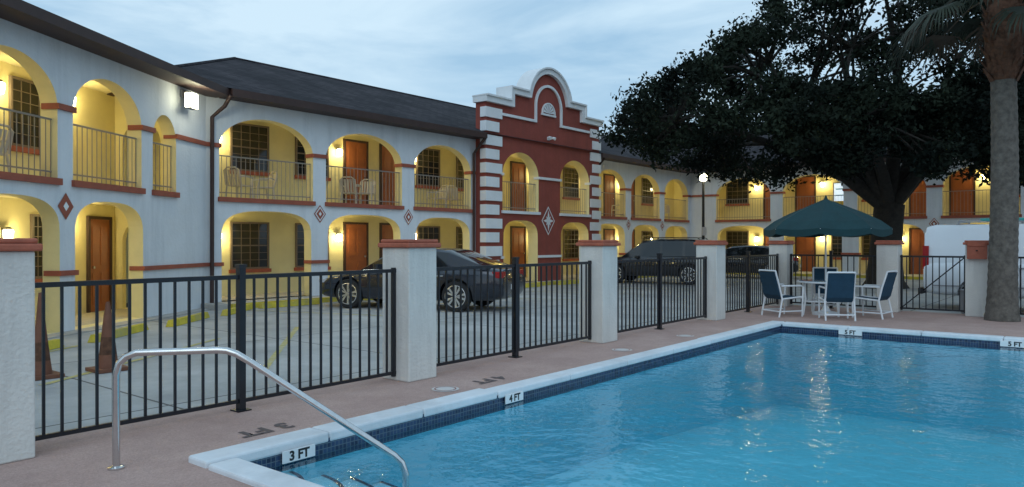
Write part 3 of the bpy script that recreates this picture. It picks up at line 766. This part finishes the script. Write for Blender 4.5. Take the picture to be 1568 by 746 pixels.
sedan_body=[(0,.36,.55,.62),(.05,.26,.66,.80),(.35,.2,.75,.93),(.9,.2,.84,.985),(1.35,.2,.91,1),(2.2,.2,.93,1),(3.1,.2,.95,1),(3.8,.2,.99,1),(4.35,.22,1.02,.97),(4.75,.26,1.0,.9),(4.86,.34,.88,.82),(4.88,.42,.7,.78)]
cg='carglass'
def sedan_green(p): return [(1.22,.90,.91,cg,cg),(1.3,.91,.96,cg,cg),(1.95,.92,1.34,cg,p),(2.15,.92,1.39,cg,p),(2.72,.94,1.44,p,p),(2.80,.94,1.44,cg,p),(3.2,.95,1.43,cg,p),(3.5,.97,1.40,p,cg),(4.12,1.0,1.17,p,cg),(4.5,1.01,1.03,p,cg),(4.55,1.0,1.01,p,p)]
def side_details(root,F,W2,segs,handles,zh,tail,head,lowz=.3):
    mb=MB()
    for s in (-1,1):
        for x in handles: mb.box((x,s*(W2*.985),zh),(x+.17,s*(W2*1.0+.02),zh+.025),'chrome',F)
        for x in segs: mb.box((x,s*(W2*.98),lowz),(x+.010,s*(W2*.999+.004),zh+.09),'darktrim',F)
        x0,x1,z0,z1,w=tail; mb.box((x0,s*w*.55,z0),(x1,s*w,z1),'redlens',F)
        x0,x1,z0,z1,w=head; mb.box((x0,s*w*.6,z0),(x1,s*w,z1),'clens',F)
        mb.box((1.75,s*W2*.9,.96),(1.87,s*(W2+.17),1.07),root['p'],F)
    mb.obj('details',root,bevel=.008)
def mk(name,fx,fy,h,kind,paint):
    if kind=='sedan':
        r,F=car(name,fx,fy,h,sedan_body,sedan_green(paint),.91,(.95,3.76),paint,rw=.35)
        r['p']=paint; side_details(r,F,.91,(1.5,2.72,3.55),(2.45,3.3),.80,(4.62,4.86,.78,.92,.80),(.06,.3,.60,.68,.76))
        mb=MB()
        for s in (-1,1): mb.tube([F(1.35,s*.845,.925),F(2.2,s*.845,.945),F(3.4,s*.845,.96)],.012,'chrome',6)
        mb.box((4.86,-.25,.5),(4.885,.25,.62),'trimw',F); mb.obj('chrome_strip',r)
    if kind=='suv':
        body=[(0,.40,.72,.7),(.06,.3,.85,.86),(.4,.26,.97,.96),(.95,.26,1.03,1),(1.4,.26,1.06,1),(2.4,.26,1.08,1),(3.6,.26,1.1,1),(4.3,.26,1.12,.98),(4.65,.3,1.12,.92),(4.75,.4,1.05,.86),(4.77,.5,.9,.82)]
        gr=[(1.15,1.02,1.03,cg,cg),(1.25,1.03,1.1,cg,cg),(1.8,1.05,1.55,cg,paint),(2.0,1.05,1.63,cg,paint),(2.65,1.07,1.70,paint,paint),(2.73,1.07,1.70,cg,paint),(3.5,1.08,1.70,paint,paint),(3.6,1.08,1.70,cg,paint),(4.3,1.1,1.66,paint,paint),(4.42,1.1,1.62,paint,cg),(4.68,1.1,1.14,paint,cg),(4.7,1.1,1.12,paint,paint)]
        r,F=car(name,fx,fy,h,body,gr,.95,(.92,3.75),paint,rw=.37,topin=.80)
        r['p']=paint; side_details(r,F,.95,(1.5,2.65,3.55),(2.4,3.3),.92,(4.6,4.76,.85,1.1,.84),(.1,.35,.75,.85,.82))
        mb=MB()
        for s in (-1,1): mb.tube([F(2.1,s*.66,1.69),F(2.2,s*.66,1.75),F(4.0,s*.66,1.74),F(4.1,s*.66,1.68)],.018,'darktrim',6)
        mb.obj('roof_rails',r)
    if kind=='van':
        p=paint
        body=[(0,.42,.8,.75),(.06,.32,.98,.9),(.45,.3,1.08,.98),(1.0,.3,1.12,1),(1.6,.3,1.14,1),(3,.3,1.16,1),(4.4,.3,1.16,1),(5.2,.32,1.16,.985),(5.4,.36,1.15,.97),(5.44,.45,1.1,.95)]
        gr=[(.75,1.08,1.1,cg,cg),(.85,1.1,1.16,cg,cg),(1.5,1.12,1.85,cg,p),(1.7,1.12,1.93,cg,p),(2.25,1.12,2.0,p,p),(2.35,1.12,2.0,cg,p),(3.1,1.12,2.0,p,p),(5.2,1.12,2.0,p,p),(5.36,1.12,1.95,p,p),(5.40,1.12,1.85,p,p)]
        r,F=car(name,fx,fy,h,body,gr,1.0,(.95,4.3),paint,rw=.36,topin=.84)
        r['p']=p; side_details(r,F,1.0,(1.3,2.3,3.5),(2.0,3.35),1.0,(5.3,5.43,.95,1.5,.93),(.1,.3,.8,.95,.86))
        mb=MB()
        for x in (2.6,3.6,4.7): mb.tube([F(x,-.82,2.0),F(x,-.8,2.08),F(x,.8,2.08),F(x,.82,2.0)],.02,'grey',6)
        for y in (-.55,.55,-.2): mb.tube([F(2.3,y,2.11),F(4.3,y,2.11)],.028,'teal' if y<0 else 'grey',8)
        mb.box((.01,-.95,.34),(.10,.95,.5),'darktrim',F); mb.box((5.43,-.95,.36),(5.52,.95,.5),'darktrim',F)
        mb.box((2.9,-1.0,.56),(5.2,-1.012,.585),'grey',F); mb.box((2.9,1.0,.56),(5.2,1.012,.585),'grey',F)
        mb.obj('roof_rack',r)
    return r
mk('parked_sedan',12.0,15.45,(-.33,.94),'sedan','carblue')
mk('parked_suv',25.7,16.0,(-.2,.98),'suv','carblack')
mk('parked_sedan',31.9,15.2,(-.2,.98),'sedan','carblack')
mk('parked_van',20.85,-1.95,(0,-1),'van','white_car')

# ------------------------------------------------------------------ patio set
tu,tv=17.0,4.85
mb=MB(); n=8; R=1.30; zc=2.52; ze=1.88
levels=[(.04,zc),(.35,zc-.13),(.75,zc-.30),(1.08,zc-.47),(R,ze)]
def pt(r,z,i,f):
    a0=2*math.pi*i/n+.2;a1=2*math.pi*(i+1)/n+.2
    x=lerp(r*math.cos(a0),r*math.cos(a1),f);y=lerp(r*math.sin(a0),r*math.sin(a1),f)
    sag=math.sin(math.pi*f)*.05*(r/R); return (tu+x,tv+y,z-sag*.7)
for i in range(n):
    for (r0,z0),(r1,z1) in zip(levels[:-1],levels[1:]):
        for k in range(6):
            f0,f1=k/6,(k+1)/6
            mb.poly([pt(r0,z0,i,f0),pt(r0,z0,i,f1),pt(r1,z1,i,f1),pt(r1,z1,i,f0)],'green')
    for k in range(6):
        f0,f1=k/6,(k+1)/6; a,b=pt(R,ze,i,f0),pt(R,ze,i,f1)
        dz=lambda f:.12+.03*math.sin(math.pi*f)
        mb.poly([a,b,(b[0],b[1],b[2]-dz(f1)),(a[0],a[1],a[2]-dz(f0))],'green')
    a=pt(.04,zc,i,0);b=pt(R,ze,i,0); mb.tube([(tu,tv,zc-.05),(b[0],b[1],b[2]-.02)],.008,'wplastic',5)
mb.tube([(tu,tv,zc-.02),(tu,tv,zc+.09)],[.05,.015],'green',8)
mb.tube([(tu,tv,.04),(tu,tv,zc)],.02,'wplastic',10)
mb.lathe([(.28,0),(.28,.05),(.10,.09),(.04,.2)],(tu,tv,.002),'wplastic',20)
mb.obj('patio_umbrella',smooth=25,recalc=False)
mb=MB()
mb.lathe([(.58,.70),(.60,.71),(.60,.73),(.58,.74)],(tu,tv,0),'wplastic',32); mb.lathe([(.55,.7405),(.55,.747)],(tu,tv,0),'tabletop',32)
for i in range(4):
    a=math.pi/4+i*math.pi/2; c,s=math.cos(a),math.sin(a)
    mb.tube([(tu+.52*c,tv+.52*s,0),(tu+.46*c,tv+.46*s,.35),(tu+.5*c,tv+.5*s,.70)],.022,'wplastic',8)
    a2=a+math.pi/2; mb.tube([(tu+.47*c,tv+.47*s,.3),(tu+.47*math.cos(a2),tv+.47*math.sin(a2),.3)],.014,'wplastic',6)
mb.obj('patio_table',smooth=40)
def pchair(d,s,face):
    u,v=W(d,s); dx,dy=tu-u,tv-v; a=math.atan2(dy,dx)-math.pi/2+face; chair(u,v,a,0,'wplastic','patio_chair','sling')
d0=CA*tu+SA*tv; s0=SA*tu-CA*tv
pchair(d0-.95,s0-.18,.0); pchair(d0-.2,s0-1.0,.15); pchair(d0-.55,s0+.72,-.15); pchair(d0+.85,s0+.35,0)

# ------------------------------------------------------------------ street lamp, cones, bin, box
lp=W(31,7.95)
mb=MB(); mb.tube([(lp[0],lp[1],0),(lp[0],lp[1],4.1)],[.07,.05],'darktrim',10); mb.lathe([(.14,0),(.14,.06),(.08,.12)],(lp[0],lp[1],0),'darktrim',12)
mb.lathe([(.05,0),(.14,.05),(.16,.28),(.13,.32)],(lp[0],lp[1],4.1),'flood',14); mb.lathe([(.18,.321),(.05,.42)],(lp[0],lp[1],4.1),'darktrim',14)
o=mb.obj('street_lamp',smooth=40); plight('bulb_light',(lp[0]-.25,lp[1]-.3,4.25),30,(1,.93,.6),o,.12)
mb=MB(); mb.box((lp[0]-.3,lp[1]-.12,1.85),(lp[0]+.05,lp[1]-.09,2.2),'deckwhite'); mb.obj('parking_sign')
def cone(u,v,H=.85):
    mb=MB(); mb.box((u-.19,v-.19,0),(u+.19,v+.19,.04),'cone')
    mb.lathe([(.12,.041),(.10,.2)],(u,v,0),'cone',20); mb.lathe([(.10,.2),(.075,.42)],(u,v,0),'boots',20)
    mb.lathe([(.075,.42),(.05,.65)],(u,v,0),'cone',20); mb.lathe([(.05,.65),(.022,H)],(u,v,0),'cone',20)
    mb.obj('traffic_cone',smooth=40)
for px,yb,H in ((62,578,1.0),(165,567,.85)):
    d=1827/(yb-370); s=(px-784)/1142*d; p=W(d,s); cone(p[0],p[1],H)
mb=MB(); mb.lathe([(.16,0),(.19,.5),(.205,.5),(.205,.53),(.19,.53)],(19.3,2.45,0),'grey',20); mb.obj('trash_bin',smooth=40)
mb=MB(); mb.box((18.42,2.02,1.23),(18.52,2.38,1.58),'capr'); mb.box((18.405,2.04,1.50),(18.422,2.36,1.60),'capr'); mb.lathe([(.02,0),(.02,.02)],(18.41,2.2,1.4),'darktrim',10); mb.obj('wall_mounted_box',bevel=.01)

# ------------------------------------------------------------------ oak tree
def leaves(cl,per,size,m,name,parent,flat_=.75):
    V=[];
    for (c,r) in cl:
        n=int(per*r*r); d=rng.normal(size=(n,3)); d/=np.linalg.norm(d,axis=1)[:,None]
        rad=r*rng.random(n)**(1/2.0)*(1+.32*rng.normal(size=n)*.7); p=np.array(c)+d*rad[:,None]*np.array([1,1,flat_])
        a=rng.normal(size=(n,3)); a/=np.linalg.norm(a,axis=1)[:,None]; b=np.cross(a,rng.normal(size=(n,3))); b/=np.linalg.norm(b,axis=1)[:,None]
        s=(size*(.6+.8*rng.random(n)))[:,None]; 
        V.append(np.stack([p-a*s,p-b*s*.5,p+a*s,p+b*s*.5],1).reshape(-1,3))
    V=np.concatenate(V); nq=len(V)//4
    me=bpy.data.meshes.new(name); me.vertices.add(len(V)); me.vertices.foreach_set('co',V.ravel())
    me.loops.add(nq*4); me.loops.foreach_set('vertex_index',np.arange(nq*4)); me.polygons.add(nq); me.polygons.foreach_set('loop_start',np.arange(nq)*4); me.polygons.foreach_set('loop_total',np.full(nq,4))
    me.update(calc_edges=True); me.materials.append(M[m]); o=bpy.data.objects.new(name,me); COL.objects.link(o); o.parent=parent
    print(name,nq)
oak=empty('oak_tree')
tb=Vector((*W(26,13.0),0)); fork=tb+Vector((.2,-.1,2.9))
def topz(s):
    pts=[(3.0,5.6),(3.9,6.3),(4.9,7.2),(6.7,8.0),(8.0,8.9),(9.0,10.3),(10.2,12.2),(16,12.4),(22,9.5)]
    return float(np.interp(s,[p[0] for p in pts],[p[1] for p in pts]))
def botz(s):
    pts=[(3.0,5.4),(3.9,4.9),(4.9,4.3),(7.2,3.8),(9,3.6),(12,4.0),(15,3.8),(18,3.5),(22,4)]
    return float(np.interp(s,[p[0] for p in pts],[p[1] for p in pts]))
cl=[]
while len(cl)<270:
    s=rng.uniform(3.6,21); y=rng.uniform(-1,1); k=rng.uniform(0,1)
    hw=math.sqrt(max(0,1-((s-12.5)/9.5)**2)); 
    if abs(y)>hw: continue
    dd=26+y*5.6; sh=1-.35*(y/max(hw,.01))**2
    b,t=botz(s)+.4,topz(s)
    mid=(b+t)/2; zz=mid+(k*2-1)*(t-mid)*sh
    if .25<k<.75 and abs(y)<.5*hw and rng.random()<.65: continue
    r=rng.uniform(.4,1.0)
    zz=min(zz,t-r*.5)
    u,v=W(dd,s); cl.append(((u,v,zz),r))
for k in range(75):
    dd=rng.uniform(21.3,25); s=rng.uniform(6.5,17.5)*dd/24; zz=rng.uniform(3.9,6.8)+.25*abs(rng.normal())
    u,v=W(dd,s); cl.append(((u,v,zz),rng.uniform(.45,.9)))
for k in range(85):      # drooping boughs on the near right side
    dd=rng.uniform(20.5,24.5); s=rng.uniform(9.3,17.5)*dd/23; zz=rng.uniform(3.6,5.9)
    if abs(s/dd-.50)<.045 and zz<4.3: continue
    u,v=W(dd,s); cl.append(((u,v,zz),rng.uniform(.4,.8)))
for (s,dd,zz,r) in ((3.7,25,5.7,.45),(4.3,25.3,6.2,.5),(4.3,25.5,5.1,.5),(5.3,25,7.1,.5),(5.2,26,4.5,.6),(6.3,25,4.2,.7),(7.2,25,3.9,.7),(8.0,24.6,3.8,.7),(6.5,25,7.6,.5),(7.6,25,8.5,.5),(5.0,25,6.6,.4),(5.9,25,7.5,.35),(7.2,25.5,8.2,.35),(9,25,3.9,.9)):
    u,v=W(dd,s); cl.append(((u,v,zz),r))
mb=MB()
mb.tube([tb+Vector((0,0,-.1)),tb+Vector((0,0,.25)),tb+Vector((.05,0,1.2)),tb+Vector((.15,-.05,2.2)),fork],[.85,.62,.52,.5,.5],'bark',14)
limbs=[]
for (s,dd,zz,r) in ((5.5,25.2,5.6,.22),(8,24.3,7.0,.24),(9.5,27.5,8.2,.22),(12,24,9.5,.22),(13,28.5,9,.22),(15.5,24.5,8.5,.22),(17.5,26.5,7,.24),(19,25,6,.2),(8,28,5.2,.2),(15,22.5,5.8,.2),(10.5,22.5,5.2,.2)):
    e=Vector((*W(dd,s),zz)); mid=fork.lerp(e,.45)+Vector((rng.normal()*.3,rng.normal()*.3,.5)); q=fork.lerp(mid,.5)+Vector((0,0,.15)); q2=mid.lerp(e,.5)+Vector((rng.normal()*.3,rng.normal()*.3,.35))
    path=[fork-Vector((0,0,.2)),q,mid,q2,e]; mb.tube(path,[r*1.25,r,r*.75,r*.5,r*.2],'bark',9); limbs+= [mid,q2,e,q]
for (c,r) in cl:
    c=Vector(c); l=min(limbs,key=lambda p:(p-c).length); m_=l.lerp(c,.5)+Vector((rng.normal()*.15,rng.normal()*.15,.12)); mb.tube([l,m_,c],[.06,.04,.015],'bark',5)
mb.obj('trunk_and_limbs',oak,smooth=60)
leaves(cl,600,.08,'leaf','foliage',oak,.62)

bt=empty('distant_trees'); cl=[]
for k in range(70):
    v=rng.uniform(-14,20); cl.append(((rng.uniform(48,54),v,rng.uniform(4,9.5)),rng.uniform(1.3,2.3)))
leaves(cl,130,.24,'leaf','foliage',bt)
mb=MB()
for v in range(-12,21,5): mb.tube([(51,v,0),(51.3,v+.3,4),(51,v,8)],[.35,.25,.1],'bark',8)
mb.obj('trunks',bt)

# ------------------------------------------------------------------ palm tree
palm=empty('palm_tree'); pb=Vector((*W(15.1,9.95),0)); mb=MB()
path=[];rad=[]
for i in range(60):
    z=i*.084; path.append(pb+Vector((.02*math.sin(z*1.2),.02*math.cos(z),z))); base=.27+.06*math.exp(-z*3.2)-.008*z; rad.append(base*(1.0 if i%2 else .965))
mb.tube(path,rad,'palmbark',20); mb.obj('trunk',palm,smooth=35)
mb=MB()
mb.tube([pb+Vector((0,0,z)) for z in (4.85,5.0,5.6,6.3,6.9)],[.24,.30,.34,.32,.15],'boots',16)
for k in range(130):
    z=rng.uniform(4.85,6.7); a=rng.uniform(0,6.28); r=.30; c,s=math.cos(a),math.sin(a); t=Vector((-s,c,0))
    p=pb+Vector((c*r*.8,s*r*.8,z)); q=pb+Vector((c*(r+.14),s*(r+.14),z+rng.uniform(.15,.38)))
    w=.06; mb.poly([p-t*w,p+t*w,q+t*w*.5,q-t*w*.5],'boots'); mb.poly([p-t*w+Vector((0,0,-.05)),p+t*w+Vector((0,0,-.05)),q+t*w*.5,q-t*w*.5],'boots')
mb.obj('leaf_boots',palm,recalc=False)
mb=MB()
for k in range(46):
    a=k*2.399+rng.normal()*.15; el=rng.uniform(-.35,1.3) if k>12 else rng.uniform(-.65,-.2)
    m_='frond' if k>3 else 'deadfrond'
    c,s=math.cos(a),math.sin(a); o0=pb+Vector((c*.2,s*.2,6.85+rng.uniform(-.2,.2)))
    L=rng.uniform(1.1,1.6); dirv=Vector((c*math.cos(el),s*math.cos(el),math.sin(el)))
    e=o0+dirv*L+Vector((0,0,-.15*L)); mid=o0+dirv*L*.5+Vector((0,0,.02)); mb.tube([o0,mid,e],[.022,.016,.010],m_,5)
    ax=(e-mid).normalized(); side=ax.cross(Vector((0,0,1)))
    if side.length<.1: side=Vector((1,0,0))
    side.normalize(); up=side.cross(ax)
    nb=30
    for b in range(nb):
        t=(b/(nb-1)-.5)*2*1.5; bl=rng.uniform(.7,1.05)*(1-.22*abs(t)/1.45)
        d=(ax*math.cos(t)+side*math.sin(t)+up*.15*math.cos(t)).normalized()
        w=side*math.cos(t)-ax*math.sin(t); w=w.normalized()*.022
        p0=e; p1=e+d*bl*.5; p2=e+d*bl*.78+Vector((0,0,-.18*bl)); p3=e+d*bl*.9+Vector((0,0,-.45*bl))
        mb.poly([p0-w*.4,p0+w*.4,p1+w,p1-w],m_); mb.poly([p1-w,p1+w,p2+w*.7,p2-w*.7],m_); mb.poly([p2-w*.7,p2+w*.7,p3],m_)
mb.obj('fronds',palm,recalc=False)

# ------------------------------------------------------------------ world, sun, camera
w=bpy.data.worlds.new('World'); scene.world=w; w.use_nodes=True; nt=w.node_tree; bg=nt.nodes['Background']
sunaz=Vector((-.8,-.45)); se=math.radians(9)
sky=nt.nodes.new('ShaderNodeTexSky'); sky.sky_type='NISHITA'; sky.sun_disc=False; sky.sun_elevation=se
sky.sun_rotation=math.atan2(sunaz.x,sunaz.y); sky.air_density=1.2; sky.dust_density=1
tc=nt.nodes.new('ShaderNodeTexCoord'); mp=nt.nodes.new('ShaderNodeMapping'); mp.inputs['Scale'].default_value=(1,1,3.6)
nt.links.new(tc.outputs['Generated'],mp.inputs['Vector'])
n=nt.nodes.new('ShaderNodeTexNoise'); n.inputs['Scale'].default_value=3.2; n.inputs['Detail'].default_value=9; n.inputs['Roughness'].default_value=.54; n.inputs['Distortion'].default_value=.5
nt.links.new(mp.outputs['Vector'],n.inputs['Vector'])
r=nt.nodes.new('ShaderNodeValToRGB'); e=r.color_ramp.elements; e[0].position=.36; e[0].color=(.33,.53,.73,1); e[1].position=.64; e[1].color=(.60,.78,.92,1)
nt.links.new(n.outputs['Fac'],r.inputs['Fac'])
sc=nt.nodes.new('ShaderNodeVectorMath'); sc.operation='SCALE'; sc.inputs['Scale'].default_value=11.5
nt.links.new(r.outputs['Color'],sc.inputs[0])
mx=nt.nodes.new('ShaderNodeMixRGB'); mx.inputs['Fac'].default_value=.9
nt.links.new(sky.outputs['Color'],mx.inputs['Color1']); nt.links.new(sc.outputs[0],mx.inputs['Color2'])
nt.links.new(mx.outputs['Color'],bg.inputs['Color']); bg.inputs['Strength'].default_value=.1
sl=bpy.data.lights.new('sun','SUN'); sl.energy=.55; sl.angle=math.radians(40); sl.color=(.78,.89,1)
so=bpy.data.objects.new('sun',sl); COL.objects.link(so)
sdir=Vector((sunaz.x,sunaz.y,.75)).normalized(); so.rotation_euler=sdir.to_track_quat('Z','Y').to_euler()
cam=bpy.data.cameras.new('camera'); co=bpy.data.objects.new('camera',cam); COL.objects.link(co); scene.camera=co
co.location=(0,0,1.6); co.rotation_euler=(math.radians(90-.15),0,-math.radians(90-38.74)); cam.sensor_width=36; cam.lens=1142/1568*36; cam.clip_end=2000; cam.clip_start=.05
scene.view_settings.view_transform='Standard'; scene.view_settings.look='None'; scene.view_settings.exposure=0
